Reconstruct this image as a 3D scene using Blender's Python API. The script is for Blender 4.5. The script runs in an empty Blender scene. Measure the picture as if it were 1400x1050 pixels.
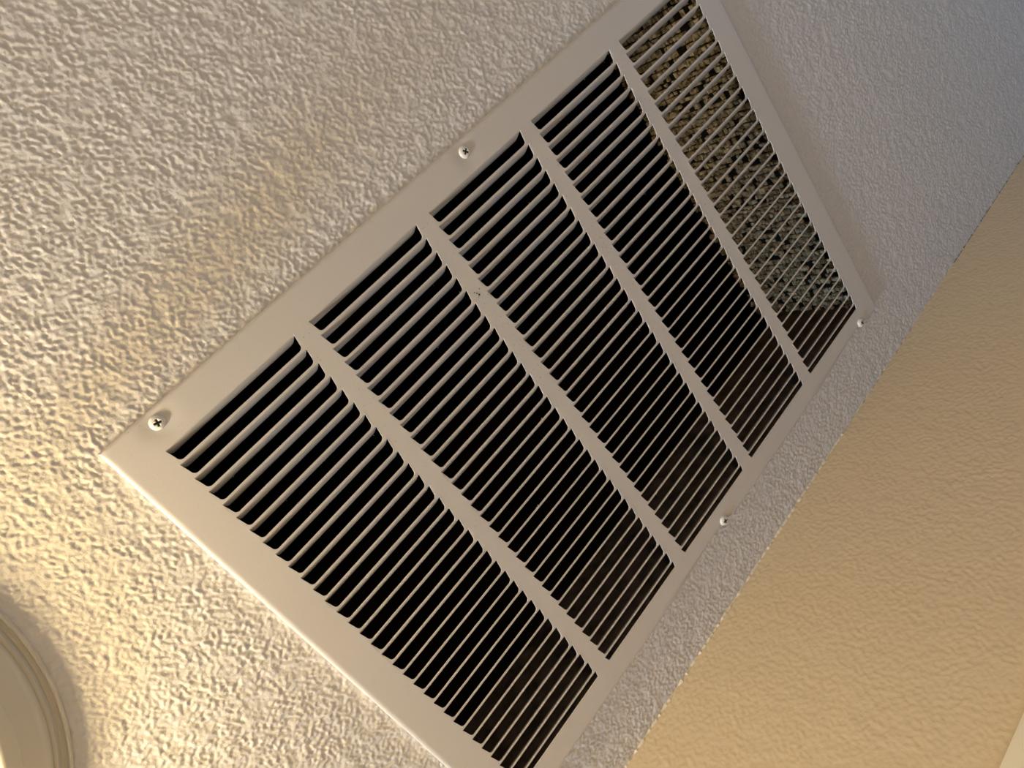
import bpy, bmesh, math, random
import numpy as np
from mathutils import Matrix, Vector

# ---------------------------------------------------------------- camera, light, exposure
S = 0.0156                 # one louver pitch of the grille in metres
CEIL = 2.44                # ceiling height
GAP = 0.5                  # grille face stands this far (pitches) below the ceiling
def P(u, v, w):            # grille frame (pitches) -> metres; w = 0 is the grille face, +w is up
    return Vector((u*S, v*S, CEIL + (w - GAP)*S))

scene = bpy.context.scene
COL = scene.collection
scene.view_settings.view_transform = 'Standard'
scene.view_settings.look = 'None'
scene.view_settings.gamma = 1.0
scene.view_settings.use_curve_mapping = False
scene.view_settings.exposure = 0.0

cam_d = bpy.data.cameras.new('camera')
cam_d.sensor_width = 36.0
cam_d.lens = 1059.1751/1400*36.0
cam_d.clip_start = 0.01
cam = bpy.data.objects.new('camera', cam_d)
COL.objects.link(cam)
R = [(0.6230038997338851, 0.5681615008200376, -0.5376417486601033),
     (-0.6849017068293686, 0.7282378773304099, -0.024067530066804954),
     (0.3778568418046562, 0.38322591640861303, 0.8428298191771515)]
rx, ry, rz = (Vector(r) for r in R)
M = Matrix((rx, -ry, -rz)).transposed().to_4x4()
M.translation = P(-1.52164789, -7.360076, -41.72310417)
cam.matrix_world = M
scene.camera = cam

world = bpy.data.worlds.new('world')
world.use_nodes = True
bg = world.node_tree.nodes['Background']
bg.inputs['Color'].default_value = (0.75, 0.62, 0.5, 1)
bg.inputs['Strength'].default_value = 0.02
scene.world = world

LAMP_COL, LAMP_POWER = (1.0, 0.77, 0.40), 246.0      # the bulb of the flush light (emission strength)
wl = bpy.data.lights.new('window_daylight', 'AREA')
wl.shape = 'RECTANGLE'; wl.size = 0.30; wl.size_y = 0.26
wl.color = (0.44, 0.68, 1.0); wl.energy = 78.0
wlo = bpy.data.objects.new('window_daylight', wl)
COL.objects.link(wlo)
wlo.location = (-3.40, 0.45, CEIL - 0.60)
wlo.rotation_euler = (0, math.radians(-90), 0)      # faces +x, into the hall

wr = bpy.data.lights.new('right_blue_fill', 'AREA')  # added fill that turns the right part of the ceiling bluer
wr.shape = 'RECTANGLE'; wr.size = 0.7; wr.size_y = 0.7
wr.color = (0.14, 0.47, 1.0); wr.energy = 5.2
wro = bpy.data.objects.new('right_blue_fill', wr)
COL.objects.link(wro)
wro.location = (2.39, -0.1, CEIL - 0.95)
wro.rotation_euler = (0, math.radians(90), 0)       # faces -x

# added warm fill from down the hall, no actual fixture, well out of view
fl = bpy.data.lights.new('hall_warm_fill', 'POINT')
fl.shadow_soft_size = 0.06; fl.color = (1.0, 0.74, 0.45); fl.energy = 31.0
flo = bpy.data.objects.new('hall_warm_fill', fl)
COL.objects.link(flo)
flo.location = P(-115, -52, -17)
rl = bpy.data.lights.new('side_warm_fill', 'POINT')  # added warm fill from across the hall, brightens wall and ceiling
rl.shadow_soft_size = 0.15; rl.color = (1.0, 0.79, 0.54); rl.energy = 13.0
rlo = bpy.data.objects.new('side_warm_fill', rl)
COL.objects.link(rlo)
rlo.location = P(8, -58, -85)

rng = np.random.default_rng(7)
random.seed(7)

# ---------------------------------------------------------------- helpers
def tag(o, label=None, cat=None, kind=None, group=None):
    if label: o['label'] = label
    if cat: o['category'] = cat
    if kind: o['kind'] = kind
    if group: o['group'] = group
    return o

def link(name, me, parent=None, loc=None):
    o = bpy.data.objects.new(name, me)
    COL.objects.link(o)
    if parent: o.parent = parent
    if loc is not None: o.location = loc
    return o

def mesh(name, verts, faces, mat=None, smooth=False):
    me = bpy.data.meshes.new(name)
    me.from_pydata([tuple(v) for v in verts], [], faces)
    if mat: me.materials.append(mat)
    me.update()
    if smooth: me.polygons.foreach_set('use_smooth', [True]*len(me.polygons))
    return me

def box_geo(x0, y0, z0, x1, y1, z1, V, F):
    b = len(V)
    V += [(x0,y0,z0),(x1,y0,z0),(x1,y1,z0),(x0,y1,z0),(x0,y0,z1),(x1,y0,z1),(x1,y1,z1),(x0,y1,z1)]
    F += [[b+i for i in f] for f in ((0,3,2,1),(4,5,6,7),(0,1,5,4),(1,2,6,5),(2,3,7,6),(3,0,4,7))]

def box(name, a, b, mat, parent=None, bevel=0):
    V, F = [], []
    box_geo(*a, *b, V, F)
    me = mesh(name, V, F, mat)
    if bevel:
        bm = bmesh.new(); bm.from_mesh(me)
        bmesh.ops.bevel(bm, geom=bm.edges[:], offset=bevel, segments=2, affect='EDGES')
        bm.to_mesh(me); bm.free()
    return link(name, me, parent)

def lathe(name, prof, mat, seg=64, sharp=35):
    V, F = [], []
    for r, z in prof:
        for i in range(seg):
            a = 2*math.pi*i/seg
            V.append((r*math.cos(a), r*math.sin(a), z))
    for j in range(len(prof)-1):
        for i in range(seg):
            k = (i+1) % seg
            F.append([j*seg+i, j*seg+k, (j+1)*seg+k, (j+1)*seg+i])
    me = mesh(name, V, F, mat)
    bm = bmesh.new(); bm.from_mesh(me)
    bmesh.ops.remove_doubles(bm, verts=bm.verts[:], dist=1e-6)
    bmesh.ops.recalc_face_normals(bm, faces=bm.faces[:])
    for f in bm.faces: f.smooth = True
    for e in bm.edges:
        if len(e.link_faces) == 2 and e.calc_face_angle(0) > math.radians(sharp): e.smooth = False
    bm.to_mesh(me); bm.free()
    return me

# ---------------------------------------------------------------- materials
def new_mat(name, color, rough=0.6, spec=0.3, metal=0.0):
    m = bpy.data.materials.new(name)
    m.use_nodes = True
    b = m.node_tree.nodes['Principled BSDF']
    b.inputs['Base Color'].default_value = (*color, 1)
    b.inputs['Roughness'].default_value = rough
    b.inputs['Specular IOR Level'].default_value = spec
    b.inputs['Metallic'].default_value = metal
    return m, m.node_tree, b

def noise_node(nt, scale, detail=3, rough=0.5, coord='Object'):
    tc = nt.nodes.new('ShaderNodeTexCoord')
    n = nt.nodes.new('ShaderNodeTexNoise')
    n.inputs['Scale'].default_value = scale
    n.inputs['Detail'].default_value = detail
    n.inputs['Roughness'].default_value = rough
    nt.links.new(tc.outputs[coord], n.inputs['Vector'])
    return n

def add_bump(nt, b, scale, strength, dist, detail=3):
    n = noise_node(nt, scale, detail)
    bp = nt.nodes.new('ShaderNodeBump')
    bp.inputs['Strength'].default_value = strength
    bp.inputs['Distance'].default_value = dist
    nt.links.new(n.outputs['Fac'], bp.inputs['Height'])
    nt.links.new(bp.outputs['Normal'], b.inputs['Normal'])

def vary(nt, b, c0, c1, scale, lo=0.35, hi=0.65, detail=4):
    n = noise_node(nt, scale, detail, 0.6)
    r = nt.nodes.new('ShaderNodeValToRGB')
    r.color_ramp.elements[0].position = lo; r.color_ramp.elements[0].color = (*c0, 1)
    r.color_ramp.elements[1].position = hi; r.color_ramp.elements[1].color = (*c1, 1)
    nt.links.new(n.outputs['Fac'], r.inputs['Fac'])
    nt.links.new(r.outputs['Color'], b.inputs['Base Color'])

M_CEIL, nt, b = new_mat('ceiling_paint', (0.78, 0.74, 0.70), 0.75, 0.25)
add_bump(nt, b, 330, 0.5, 0.0010)
M_WALL, nt, b = new_mat('wall_paint', (0.70, 0.585, 0.42), 0.7, 0.25)
add_bump(nt, b, 300, 0.4, 0.0009)
M_SHELL, nt, b = new_mat('far_wall_paint', (0.34, 0.30, 0.25), 0.8, 0.2)
M_FLOOR, nt, b = new_mat('floor_carpet', (0.15, 0.125, 0.10), 0.95, 0.1)
add_bump(nt, b, 300, 0.4, 0.003)
M_TRIM, nt, b = new_mat('trim_paint', (0.88, 0.82, 0.67), 0.4, 0.4)

# painted sheet steel with faint specks of grime
M_STEEL, nt, b = new_mat('painted_steel', (0.70, 0.655, 0.61), 0.42, 0.4)
n = noise_node(nt, 950, 2, 0.6)
r = nt.nodes.new('ShaderNodeValToRGB')
r.color_ramp.elements[0].position = 0.26; r.color_ramp.elements[0].color = (0.42, 0.34, 0.26, 1)
r.color_ramp.elements[1].position = 0.33; r.color_ramp.elements[1].color = (0.70, 0.655, 0.61, 1)
nt.links.new(n.outputs['Fac'], r.inputs['Fac'])
nt.links.new(r.outputs['Color'], b.inputs['Base Color'])

M_SCREW, nt, b = new_mat('screw_paint', (0.80, 0.77, 0.70), 0.25, 0.6)
M_RECESS, nt, b = new_mat('screw_recess_metal', (0.10, 0.085, 0.07), 0.5, 0.4, 0.6)
M_LIGHT, nt, b = new_mat('light_trim_enamel', (0.64, 0.60, 0.51), 0.4, 0.5)
M_REFL, nt, b = new_mat('light_reflector', (0.85, 0.82, 0.76), 0.5, 0.4)
M_SOCKET, nt, b = new_mat('socket_porcelain', (0.8, 0.78, 0.72), 0.3, 0.5)
M_BULB = bpy.data.materials.new('bulb_glow')
M_BULB.use_nodes = True
nt = M_BULB.node_tree
nt.nodes.clear()
e = nt.nodes.new('ShaderNodeEmission'); o = nt.nodes.new('ShaderNodeOutputMaterial')
e.inputs['Color'].default_value = (*LAMP_COL, 1); e.inputs['Strength'].default_value = LAMP_POWER
nt.links.new(e.outputs[0], o.inputs['Surface'])

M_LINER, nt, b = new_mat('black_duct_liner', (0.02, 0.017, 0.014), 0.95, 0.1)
add_bump(nt, b, 260, 0.6, 0.003)
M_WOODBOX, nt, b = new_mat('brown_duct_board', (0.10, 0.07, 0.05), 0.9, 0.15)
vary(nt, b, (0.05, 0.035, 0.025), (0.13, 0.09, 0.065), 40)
M_FIBRE, nt, b = new_mat('tan_insulation', (0.55, 0.42, 0.22), 0.95, 0.1)
vary(nt, b, (0.15, 0.10, 0.045), (0.92, 0.74, 0.46), 110)
add_bump(nt, b, 500, 0.6, 0.002)
M_DUST, nt, b = new_mat('grey_dust', (0.42, 0.36, 0.29), 1.0, 0.05)
M_SPECK, nt, b = new_mat('dark_speck', (0.03, 0.025, 0.02), 0.9, 0.1)

# ---------------------------------------------------------------- sprayed plaster relief
def relief(nx, ny, d, rng, wl, width, gain, fine):
    """sprayed texture: broad-band noise on an nx*ny grid of spacing d (pitches), crests rounded off; about -1..1"""
    kx = np.fft.fftfreq(nx, d)[:, None]; ky = np.fft.fftfreq(ny, d)[None, :]
    k = np.sqrt(kx*kx + ky*ky) + 1e-9
    def band(w, s_):
        f = np.exp(-(np.log(k*w)/s_)**2)
        z = np.fft.ifft2(np.fft.fft2(rng.standard_normal((nx, ny)))*f).real
        return z/z.std()
    a = band(wl, width); g = band(wl*4, 0.8); c = band(wl*0.5, 0.5)
    amp = 1.0 + 0.35*np.clip(band(wl*7, 0.7), -1.5, 1.5)      # patches of heavier and lighter spray
    z = amp*a + 0.45*g
    return np.tanh(gain*z)*0.9 + fine*c*(0.4 + 0.6*(z > 0))

def grid_mesh(name, us, vs, heights, place, mat, hole=None):
    nu, nv = len(us), len(vs)
    U, V = np.meshgrid(us, vs, indexing='ij')
    co = place(U, V, heights).reshape(-1, 3).astype(np.float32)
    idx = np.arange(nu*nv).reshape(nu, nv)
    q = np.stack([idx[:-1, :-1], idx[1:, :-1], idx[1:, 1:], idx[:-1, 1:]], -1)
    if hole is not None:
        uc = (U[:-1, :-1] + U[1:, 1:])/2; vc = (V[:-1, :-1] + V[1:, 1:])/2
        q = q[~((uc > hole[0]) & (uc < hole[1]) & (vc > hole[2]) & (vc < hole[3]))]
    q = q.reshape(-1, 4)
    used = np.unique(q); remap = np.full(nu*nv, -1); remap[used] = np.arange(len(used))
    q = remap[q]; co = co[used]
    me = bpy.data.meshes.new(name)
    me.vertices.add(len(co)); me.vertices.foreach_set('co', co.ravel())
    me.loops.add(q.size); me.loops.foreach_set('vertex_index', q.ravel().astype(np.int32))
    me.polygons.add(len(q))
    me.polygons.foreach_set('loop_start', (np.arange(len(q))*4).astype(np.int32))
    me.polygons.foreach_set('use_smooth', np.ones(len(q), bool))
    me.materials.append(mat)
    me.update(calc_edges=True); me.validate()
    return me

# grille layout in pitches
A, B = 8.7988, 1.0755            # louver length, divider width
U1 = 5*A + 4*B                   # right end of the louver field
H1 = 31.5384                     # far end of the louver field
MT, ML, MR, MB = 1.9173, 2.174, 2.3696, 1.891
WALLV = 39.03
X0, X1, Y0 = -3.45, 2.45, -1.1    # room extents in metres (left, right, front)
YB = WALLV*S

# ceiling: textured field around the grille, with the duct opening left free, and plain sheet beyond
DU = 0.07
t_ = np.linspace(0, 1, 1150); us = -19 + 116*(0.70*t_ + 0.30*t_*t_)        # finer near the camera
vs = np.arange(-36, WALLV + 0.05, 0.082)
nu_, nv_ = int(117/DU), int(76/DU)
base = relief(nu_, nv_, DU, rng, 0.42, 0.85, 0.75, 0.25)
def sample(field, d, a, c):
    x = a/d; y = c/d
    i0 = x.astype(int); j0 = y.astype(int); fx = (x - i0)[:, None]; fy = (y - j0)[None]
    g = lambda i, j: field[np.ix_(i, j)]
    return (g(i0, j0)*(1-fx) + g(i0+1, j0)*fx)*(1-fy) + (g(i0, j0+1)*(1-fx) + g(i0+1, j0+1)*fx)*fy
hz = sample(base, DU, us - us[0], vs - vs[0])*0.060
edge = np.minimum.reduce([(us - us[0])[:, None] + 0*vs[None], (us[-1] - us)[:, None] + 0*vs[None], (vs - vs[0])[None] + 0*us[:, None]])
hz *= np.clip(edge/1.5, 0, 1)
def place_ceiling(U, V, h):
    return np.stack([U*S, V*S, CEIL - h*S], -1)
ceil_me = grid_mesh('ceiling', us, vs, hz, place_ceiling, M_CEIL, (-0.45, U1 + 0.75, -0.55, H1 + 0.5))
bm = bmesh.new(); bm.from_mesh(ceil_me)
ua, ub, va = us[0]*S, us[-1]*S, vs[0]*S
for (xa, ya, xb, yb) in ((X0, Y0, X1, va), (X0, va, ua, YB), (ub, va, X1, YB)):
    f = bm.faces.new([bm.verts.new(c) for c in ((xa,ya,CEIL),(xa,yb,CEIL),(xb,yb,CEIL),(xb,ya,CEIL))])
bm.to_mesh(ceil_me); bm.free()
tag(link('ceiling', ceil_me), kind='structure')

# wall meeting the ceiling beside the grille
ws = np.arange(-46, GAP + 0.05, 0.115); us2 = np.arange(-6, 92, 0.115)
hw = relief(len(us2), len(ws), 0.115, rng, 0.60, 0.85, 0.65, 0.2)*0.030
hw *= np.clip(np.minimum((us2 - us2[0])[:, None] + 0*ws[None], (us2[-1] - us2)[:, None] + 0*ws[None])/1.5, 0, 1)
hw *= np.clip((ws - ws[0])[None]/1.5, 0, 1)
def place_wall(U, W, h):
    return np.stack([U*S, YB - h*S, CEIL + (W - GAP)*S], -1)
wall_me = grid_mesh('wall_back', us2, ws, hw, place_wall, M_WALL)
bm = bmesh.new(); bm.from_mesh(wall_me)
xa, xb, zb = us2[0]*S, us2[-1]*S, CEIL + (ws[0]-GAP)*S
DX0, DX1, DZ = 15.0*S - 0.75, 45*S + 0.0, 2.03      # doorway in the wall
for (x0, z0, x1, z1) in ((X0, 0, xa, CEIL), (xb, 0, X1, CEIL), (xa, 0, xb, zb)):
    bm.faces.new([bm.verts.new(c) for c in ((x0,YB,z0),(x1,YB,z0),(x1,YB,z1),(x0,YB,z1))])
bm.to_mesh(wall_me); bm.free()
tag(link('wall_back', wall_me), kind='structure')

# ragged bead of wall paint along the crease
V, F = [], []
rb = random.Random(5)
xs_ = np.arange(-8, 64, 0.22)
for i_, x_ in enumerate(xs_):
    r_ = (0.10 if x_ < 40 else 0.05)*rb.uniform(0.35, 1.5)
    for k_ in range(5):
        a_ = math.pi*0.5*k_/4
        V.append(P(x_, WALLV + 0.03 - r_*1.2*math.cos(a_) - 0.03, GAP + 0.03 - r_*1.6*math.sin(a_)))
    if i_:
        q_ = (i_-1)*5
        for k_ in range(4):
            F.append([q_+k_, q_+k_+1, q_+k_+6, q_+k_+5])
M_BEAD, nt, b = new_mat('crease_paint', (0.80, 0.70, 0.54), 0.5, 0.4)
tag(link('trim_2', mesh('trim_2', V, F, M_BEAD)), kind='structure')

# remaining shell of the hall
T = 0.08
TOP = CEIL + 0.72            # the walls run on up past the ceiling, around the duct space
tag(box('floor', (X0, Y0, -T), (X1, YB + T, 0), M_FLOOR), kind='structure')
tag(box('wall_front', (X0, Y0 - T, 0), (X1, Y0, TOP), M_SHELL), kind='structure')
def end_wall(name, win, xo, xi, wy0, wy1, wz0, wz1):     # end wall of the hall with a window opening in it
    V, F = [], []
    lo, hi = min(xo, xi), max(xo, xi)
    for a, c in (((lo, Y0, 0), (hi, wy0, TOP)), ((lo, wy1, 0), (hi, YB+T, TOP)),
                 ((lo, wy0, 0), (hi, wy1, wz0)), ((lo, wy0, wz1), (hi, wy1, TOP))):
        box_geo(*a, *c, V, F)
    tag(link(name, mesh(name, V, F, M_SHELL)), kind='structure')
    V, F = [], []
    fl_, fh = (lo, xi + .02) if xi > xo else (xi - .02, hi)
    for a, c in (((fl_, wy0, wz0), (fh, wy0+.04, wz1)), ((fl_, wy1-.04, wz0), (fh, wy1, wz1)),
                 ((fl_, wy0+.04, wz0), (fh, wy1-.04, wz0+.04)), ((fl_, wy0+.04, wz1-.04), (fh, wy1-.04, wz1))):
        box_geo(*a, *c, V, F)
    tag(link(win, mesh(win, V, F, M_TRIM)), kind='structure')
end_wall('wall_left', 'window_1', X0 - T, X0, 0.27, 0.605, CEIL - 0.80, CEIL - 0.40)
end_wall('wall_right', 'added_window_2', X1 + T, X1, -0.5, 0.3, CEIL - 1.35, CEIL - 0.55)  # window on this end is invented, an opening for the added blue fill

# casing over the doorway: only its top edge shows in the corner of the view
zt = CEIL + (-21.43 - GAP)*S
V, F = [], []
box_geo(-0.36, YB - 0.018, zt - 0.07, 0.52, YB + 0.01, zt, V, F)
box_geo(-0.36, YB - 0.018, 0.0, -0.29, YB + 0.01, zt - 0.07, V, F)
box_geo(0.45, YB - 0.018, 0.0, 0.52, YB + 0.01, zt - 0.07, V, F)
tm = mesh('trim_1', V, F, M_TRIM)
bm = bmesh.new(); bm.from_mesh(tm)
bmesh.ops.bevel(bm, geom=bm.edges[:], offset=0.002, segments=2, affect='EDGES')
bm.to_mesh(tm); bm.free()
tag(link('trim_1', tm), kind='structure')
tag(box('door_1', (-0.29, YB - 0.012, 0.005), (0.45, YB + 0.01, zt - 0.07), M_TRIM), kind='structure')

# ---------------------------------------------------------------- return air grille
grille = link('return_air_grille', None, loc=P(0, 0, 0))
tag(grille, 'large white steel return air grille with five louver columns, screwed to the textured ceiling', 'grille')
TH = 0.055                                  # sheet thickness in pitches
SCREWS = [(0.72, -1.24), (24.25, -1.2), (47.74, -1.2), (0.72, 32.83), (24.25, 32.83), (47.74, 32.83)]

def bow(u, v):                             # sheet pulled up to the ceiling at the screws
    w = 0.0
    for su, sv in SCREWS:
        du, dv = u - su, v - sv
        if sv > 0:
            au = max(0, du - 0.25)/0.3 if du > 0 else du/5.0
            t = min(1.0, max(0.0, (v - 32.88)/0.38))
            w += 0.5*math.exp(-au*au)*t*t*(3 - 2*t)
        else:
            w += 0.10*math.exp(-(du*du + dv*dv)/0.5)
    return min(w, 0.45)

# frame: rings from the louver field out to the turned-up rim
def frame_mesh():
    NS = {0: 200, 1: 110, 2: 200, 3: 110}
    inner = [(0,0),(U1,0),(U1,H1),(0,H1)]
    outer = [(-ML,-MT),(U1+MR,-MT),(U1+MR,H1+MB),(-ML,H1+MB)]
    pts = []
    for s in range(4):
        for i in range(NS[s]):
            t = i/NS[s]
            a, c = inner[s], inner[(s+1) % 4]; oa, oc = outer[s], outer[(s+1) % 4]
            pts.append(((a[0]+(c[0]-a[0])*t, a[1]+(c[1]-a[1])*t), (oa[0]+(oc[0]-oa[0])*t, oa[1]+(oc[1]-oa[1])*t)))
    rows = [(0,0,TH),(0,0,0),(.2,0,0),(.4,0,0),(.55,0,0),(.69,0,0),(.74,0,0),(.79,0,0),(.84,0,0),(.885,0,0),(.93,0,.015),(.965,0,.05),(.988,0,.11),(1,0,.2),(1,0,GAP+.09)]
    V, F = [], []
    n = len(pts)
    for t, _, w in rows:
        for (iu, iv), (ou, ov) in pts:
            u, v = iu + (ou-iu)*t, iv + (ov-iv)*t
            ww = w if w > GAP else min(w + bow(u, v)*(1 if 0 < t else 0), GAP + .05)
            V.append((u*S, v*S, ww*S))
    for j in range(len(rows)-1):
        for i in range(n):
            k = (i+1) % n
            F.append([j*n+i, (j+1)*n+i, (j+1)*n+k, j*n+k])
    me = mesh('frame', V, F, M_STEEL, True)
    # the narrow tapered ears at the far end of the last louver opening
    bm = bmesh.new(); bm.from_mesh(me)
    for c in range(5):
        for s in (0, 1):
            u0 = c*(A+B) + s*A; d = 0.158 if s == 0 else -0.158
            tri = [(u0, H1-.54), (u0+d, H1), (u0, H1)]
            lo = [bm.verts.new((x*S, y*S, 0)) for x, y in tri]; hi = [bm.verts.new((x*S, y*S, TH*S)) for x, y in tri]
            bm.faces.new(lo); bm.faces.new([lo[0], lo[1], hi[1], hi[0]])
    bmesh.ops.recalc_face_normals(bm, faces=bm.faces[:])
    for e_ in bm.edges:
        if len(e_.link_faces) == 2 and e_.calc_face_angle(0) > math.radians(40): e_.smooth = False
    bm.to_mesh(me); bm.free()
    return me
link('frame', frame_mesh(), grille)

# dividers between the louver columns
def divider_mesh():
    V, F = [], []
    box_geo(0, 0, 0, B*S, H1*S, TH*S, V, F)
    return mesh('divider', V, F, M_STEEL)
dm = divider_mesh()
for c in range(4):
    link('divider', dm, grille, (S*(A + c*(A+B)), 0, 0))

# louvers: each is the tongue lanced out of the sheet and folded up into the duct
SF, RF, SE = 0.68, 0.25, 0.945              # where the opening's corner rounding starts, its radius, its far edge
def inset(s):
    s = min(max(s, 0), SE)
    base = 0.19*min(s, SF)
    if s > SF:
        q = (s - SF)/(SE - SF)
        base += RF*1.15*(1 - math.sqrt(max(0, 1 - q*q)))
    return base
def front_edge(x):                          # opening boundary as a function of distance from the louver's end
    lo, hi = 0.0, SE
    if x >= inset(SE): return SE
    for _ in range(40):
        m = (lo+hi)/2
        if inset(m) < x: lo = m
        else: hi = m
    return lo
def slat_mesh(strip=True):
    xs = [0, .04, .08, .115, .13, .15, .18, .22, .27, .33, .40, .46]
    xs = xs + [A*.25, A*.5, A*.75] + [A - x for x in reversed(xs)]
    bend, rad = math.radians(58), 0.13
    def prof(s):                            # developed length -> (v, w) of the folded tongue
        th = s/rad
        if th <= bend: return rad*math.sin(th), rad*(1-math.cos(th)), th
        e = s - rad*bend
        return rad*math.sin(bend) + e*math.cos(bend), rad*(1-math.cos(bend)) + e*math.sin(bend), bend
    rows = []
    if strip:
        rows.append([(x, front_edge(min(x, A-x)) - 1.0, 0.0, 0.0) for x in xs])
    ss = [0, .033, .066, .099, .132, .35, .60, .70, .78, .85, .91, SE]
    for s in ss:
        v, w, th = prof(s); i = inset(s)
        rows.append([(i + x/A*(A-2*i), v, w, th) for x in xs])
    V, F = [], []
    n = len(xs); m = len(rows)
    for side in (0, 1):
        for row in rows:
            for u, v, w, th in row:
                d = TH*side
                V.append((u*S, (v - d*math.sin(th))*S, (w + d*math.cos(th))*S))
    def idx(side, j, i): return side*m*n + j*n + i
    for j in range(m-1):
        for i in range(n-1):
            F.append([idx(0,j,i), idx(0,j+1,i), idx(0,j+1,i+1), idx(0,j,i+1)])
            F.append([idx(1,j,i), idx(1,j,i+1), idx(1,j+1,i+1), idx(1,j+1,i)])
    ring = [(0,i) for i in range(n)] + [(j,n-1) for j in range(1,m)] + [(m-1,i) for i in range(n-2,-1,-1)] + [(j,0) for j in range(m-2,0,-1)]
    for q in range(len(ring)):
        a, c = ring[q], ring[(q+1) % len(ring)]
        F.append([idx(0,*a), idx(0,*c), idx(1,*c), idx(1,*a)])
    me = mesh('slat', V, F, M_STEEL, True)
    bm = bmesh.new(); bm.from_mesh(me)
    bmesh.ops.recalc_face_normals(bm, faces=bm.faces[:])
    for e_ in bm.edges:
        if len(e_.link_faces) == 2 and e_.calc_face_angle(0) > math.radians(45): e_.smooth = False
    bm.to_mesh(me); bm.free()
    return me
sm, sm0 = slat_mesh(True), slat_mesh(False)
for c in range(5):
    for k in range(32):
        o = link('slat', sm if k else sm0, grille, (c*(A+B)*S, k*S, 0))
        if k: o.rotation_euler = (random.gauss(0, 0.012), 0, 0)

# screws
def screw_mesh():
    prof = [(0.40, 0.30), (0.40, -0.02), (0.385, -0.09), (0.33, -0.16), (0.22, -0.205), (0.0001, -0.22)]
    me = lathe('screw', [(r*S, z*S) for r, z in prof], M_SCREW, 28)
    ob = bpy.data.objects.new('tmp', me); COL.objects.link(ob)
    V, F = [], []
    box_geo(-.20*S, -.055*S, -.4*S, .20*S, .055*S, -.10*S, V, F)
    c1 = bpy.data.objects.new('tmp1', mesh('c1', V, F, M_RECESS)); COL.objects.link(c1)
    V, F = [], []
    box_geo(-.055*S, -.20*S, -.4*S, .055*S, .20*S, -.10*S, V, F)
    c2 = bpy.data.objects.new('tmp2', mesh('c2', V, F, M_RECESS)); COL.objects.link(c2)
    bmh = bmesh.new(); bmh.from_mesh(me)
    bmesh.ops.holes_fill(bmh, edges=[x for x in bmh.edges if x.is_boundary])
    bmh.to_mesh(me); bmh.free()
    me.materials.append(M_RECESS)
    for c in (c1, c2):
        md = ob.modifiers.new('b', 'BOOLEAN'); md.operation = 'DIFFERENCE'; md.solver = 'EXACT'; md.object = c
        try: md.material_mode = 'TRANSFER'
        except Exception: pass
    dg = bpy.context.evaluated_depsgraph_get()
    out = bpy.data.meshes.new_from_object(ob.evaluated_get(dg))
    for x in (ob, c1, c2): bpy.data.objects.remove(x)
    out.name = 'screw'
    return out
scm = screw_mesh()
for i, (u, v) in enumerate(SCREWS):
    o = link('screw', scm, grille, (u*S, v*S, (bow(u, v) - (0.02 if v > 0 else 0.0))*S))
    o.rotation_euler = (0, 0, [0.3, 0.9, 0.1, 0.5, 0.2, 1.1][i])

# lint caught on the louvers and grime flecks on the dividers
def blob(V, F, x, y, z, r, rr):
    b = len(V)
    dirs = [(1,0,0),(-1,0,0),(0,1,0),(0,-1,0),(0,0,1),(0,0,-1)]
    for d in dirs:
        q = r*rr.uniform(0.5, 1.4)
        V.append((x + d[0]*q, y + d[1]*q, z + d[2]*q*0.6))
    for f in ((0,2,4),(2,1,4),(1,3,4),(3,0,4),(2,0,5),(1,2,5),(3,1,5),(0,3,5)):
        F.append([b+i for i in f])
rr = random.Random(3)
V, F = [], []
for _ in range(90):
    c = rr.randrange(5); k = rr.randrange(0, 26)
    x = c*(A+B) + (A - rr.uniform(.15, .5) if rr.random() < .5 else rr.uniform(.5, A-.5))
    y, z = (k + .55, .73) if rr.random() < .6 else (k + .95, .0)
    for _ in range(rr.randrange(1, 4)):
        blob(V, F, (x + rr.gauss(0, .08))*S, (y + rr.gauss(0, .05))*S, (z + rr.gauss(0, .05))*S, rr.uniform(.02, .05)*S, rr)
tag(link('lint', mesh('lint', V, F, M_DUST), grille), 'grey lint caught on the louver edges', kind='stuff')
V, F = [], []
for c in range(4):
    for _ in range(55 if c in (1, 2, 3) else 18):
        x = A + c*(A+B) + rr.uniform(.05, B-.05); y = min(31, max(.5, rr.gauss([6, 9, 12, 13][c], 5)))
        blob(V, F, x*S, y*S, -.005*S, rr.uniform(.012, .03)*S, rr)
for (x, y, r_) in ((A+A+B+.30, 5.55, .05), (A+A+B+.42, 5.70, .05), (A+A+B+.50, 5.85, .07), (A+A+B+.36, 5.95, .04), (A+A+B+.75, 5.6, .05)):
    blob(V, F, x*S, y*S, -.005*S, r_*S, rr)
tag(link('grime', mesh('grime', V, F, M_SPECK), grille), 'dark grime flecks on the dividers', kind='stuff')

# ---------------------------------------------------------------- duct behind the grille
duct = link('air_duct', None, loc=P(0, 0, GAP))
tag(duct, 'dark duct opening behind the louvers lined with crumbly tan insulation at one end', 'duct')
def dbox(name, a, b_, mat, label=None, kind=None):
    q = lambda p_: (p_[0]*S, p_[1]*S, (p_[2]-GAP)*S)
    o = box(name, q(a), q(b_), mat, duct)
    if label: o['label'] = label
    return o
UL, UR, VA, VB, D0, D1 = -0.35, 49.0, -0.45, H1 + 0.42, GAP + 0.15, 9.0
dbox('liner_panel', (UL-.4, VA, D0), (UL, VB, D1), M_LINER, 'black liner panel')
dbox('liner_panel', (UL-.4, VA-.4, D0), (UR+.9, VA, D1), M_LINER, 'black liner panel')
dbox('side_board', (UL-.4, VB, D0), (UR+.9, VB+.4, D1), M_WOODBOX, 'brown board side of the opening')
dbox('end_board', (UR+.12, VA, D0), (UR+.9, VB, 12.0), M_LINER, 'dark end of the opening')
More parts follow.
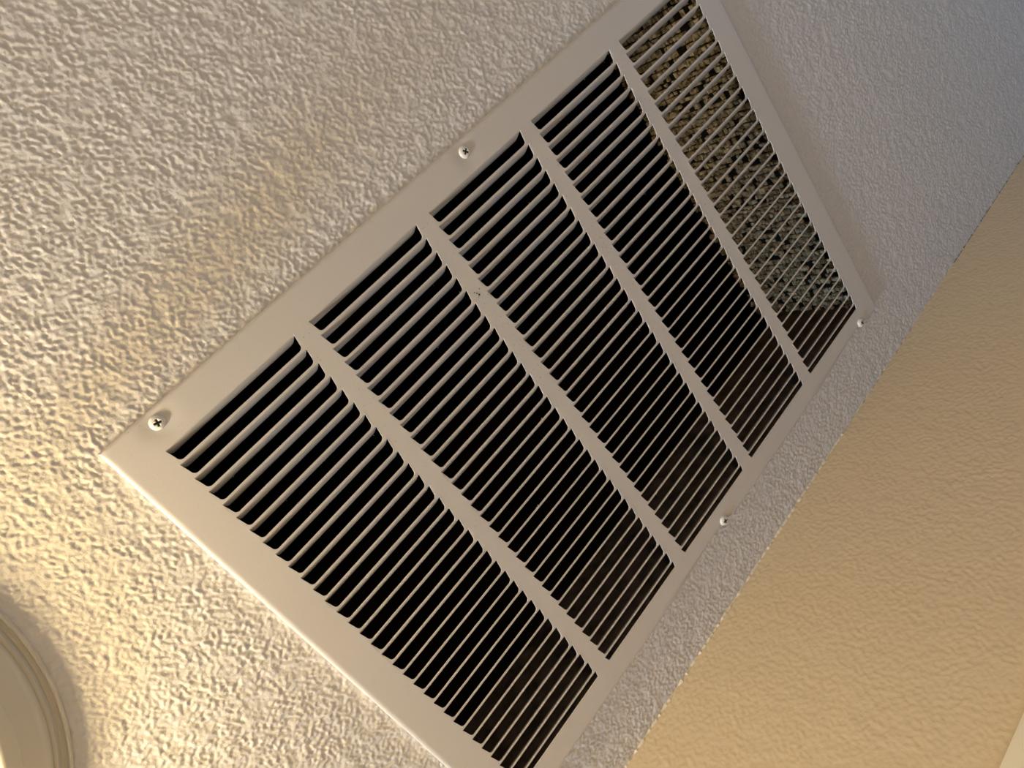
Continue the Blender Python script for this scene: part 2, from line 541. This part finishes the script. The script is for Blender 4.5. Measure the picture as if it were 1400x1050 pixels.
# plenum above
pl = [((-6,-6,40),(56,40,40.6)), ((-6.6,-6,9),(-6,40,40)), ((56,-6,9),(56.6,40,40)), ((-6,-6.6,9),(56,-6,40)), ((-6,40,9),(56,40.6,40)),
      ((-6,-6,9.0),(UL-.4,40,9.4)), ((UR+.9,-6,9.0),(56,40,9.4)), ((UL-.4,-6,9.0),(UR+.9,VA-.4,9.4)), ((UL-.4,VB+.4,9.0),(UR+.9,40,9.4))]
V, F = [], []
for a, c in pl:
    box_geo(a[0]*S, a[1]*S, (a[2]-GAP)*S, c[0]*S, c[1]*S, (c[2]-GAP)*S, V, F)
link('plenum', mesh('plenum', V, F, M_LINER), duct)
# crumbled insulation blocks on the end board: irregular lumps in rough courses
V, F = [], []
rc = random.Random(11)
y = VA + .1
while y < VB - .3:
    sy = rc.uniform(.34, .62)
    z = 0.62 + rc.uniform(0, .2)
    while z < 11.5:
        sz = rc.uniform(.3, .65)
        if rc.random() < .86:
            x1 = UR + .14; x0 = UR - rc.uniform(-.05, .22)
            b0 = len(V)
            g = .06
            for (X, k_) in ((x1, 0), (x0, 1)):
                for (yy, zz) in ((y+g, z+g), (y+sy-g, z+g), (y+sy-g, z+sz-g), (y+g, z+sz-g)):
                    j = .06*k_
                    V.append(((X + rc.uniform(-.07, .07)*k_)*S, (yy + rc.uniform(-j, j))*S, (zz - GAP + rc.uniform(-j, j))*S))
            F += [[b0+i for i in f] for f in ((4,5,6,7),(0,1,5,4),(1,2,6,5),(2,3,7,6),(3,0,4,7))]
        z += sz
    y += sy
me = mesh('insulation', V, F, M_FIBRE)
tag(link('insulation', me, duct), 'crumbly tan insulation lumps', kind='stuff')

# ---------------------------------------------------------------- flush ceiling light
lamp = link('ceiling_light', None, loc=P(-23.1, -0.6, GAP))
tag(lamp, 'round cream flush ceiling light with a ridged rim beside the left grille corner', 'ceiling light')
pan = [(13.35, .05), (13.35, -.26), (13.31, -.37), (13.24, -.41), (13.16, -.37), (13.08, -.20), (12.98, -.15), (12.88, -.18), (12.80, -.38), (12.72, -.47),
       (12.63, -.46), (12.55, -.40), (12.45, -.58), (12.28, -.84), (11.98, -1.07), (11.65, -1.24), (11.42, -1.34), (11.40, -1.40), (11.1, -1.55), (10.85, -1.68), (10.7, -1.75), (10.6, -1.74)]
link('trim_ring', lathe('trim_ring', [(r*S, z*S) for r, z in pan], M_LIGHT, 160), lamp)
refl = [(10.6, -1.74), (10.5, -1.5), (10.35, -.9), (10.0, -.35), (9.4, -.15), (2.6, -.12)]
link('reflector', lathe('reflector', [(r*S, z*S) for r, z in refl], M_REFL, 96), lamp)
link('socket', lathe('socket', [(r*S, z*S) for r, z in [(2.6, -.1), (2.5, -.9), (1.5, -1.3), (1.3, -3.4), (0.9, -3.5)]], M_SOCKET, 40), lamp)
bp = [(0.85, -3.4), (0.95, -3.8), (1.4, -4.5), (1.8, -5.2), (1.92, -5.9), (1.8, -6.6), (1.4, -7.2), (.8, -7.6), (.0001, -7.75)]
tag(link('bulb', lathe('bulb', [(r*S, z*S) for r, z in bp], M_BULB, 40), lamp), 'glowing warm bulb')
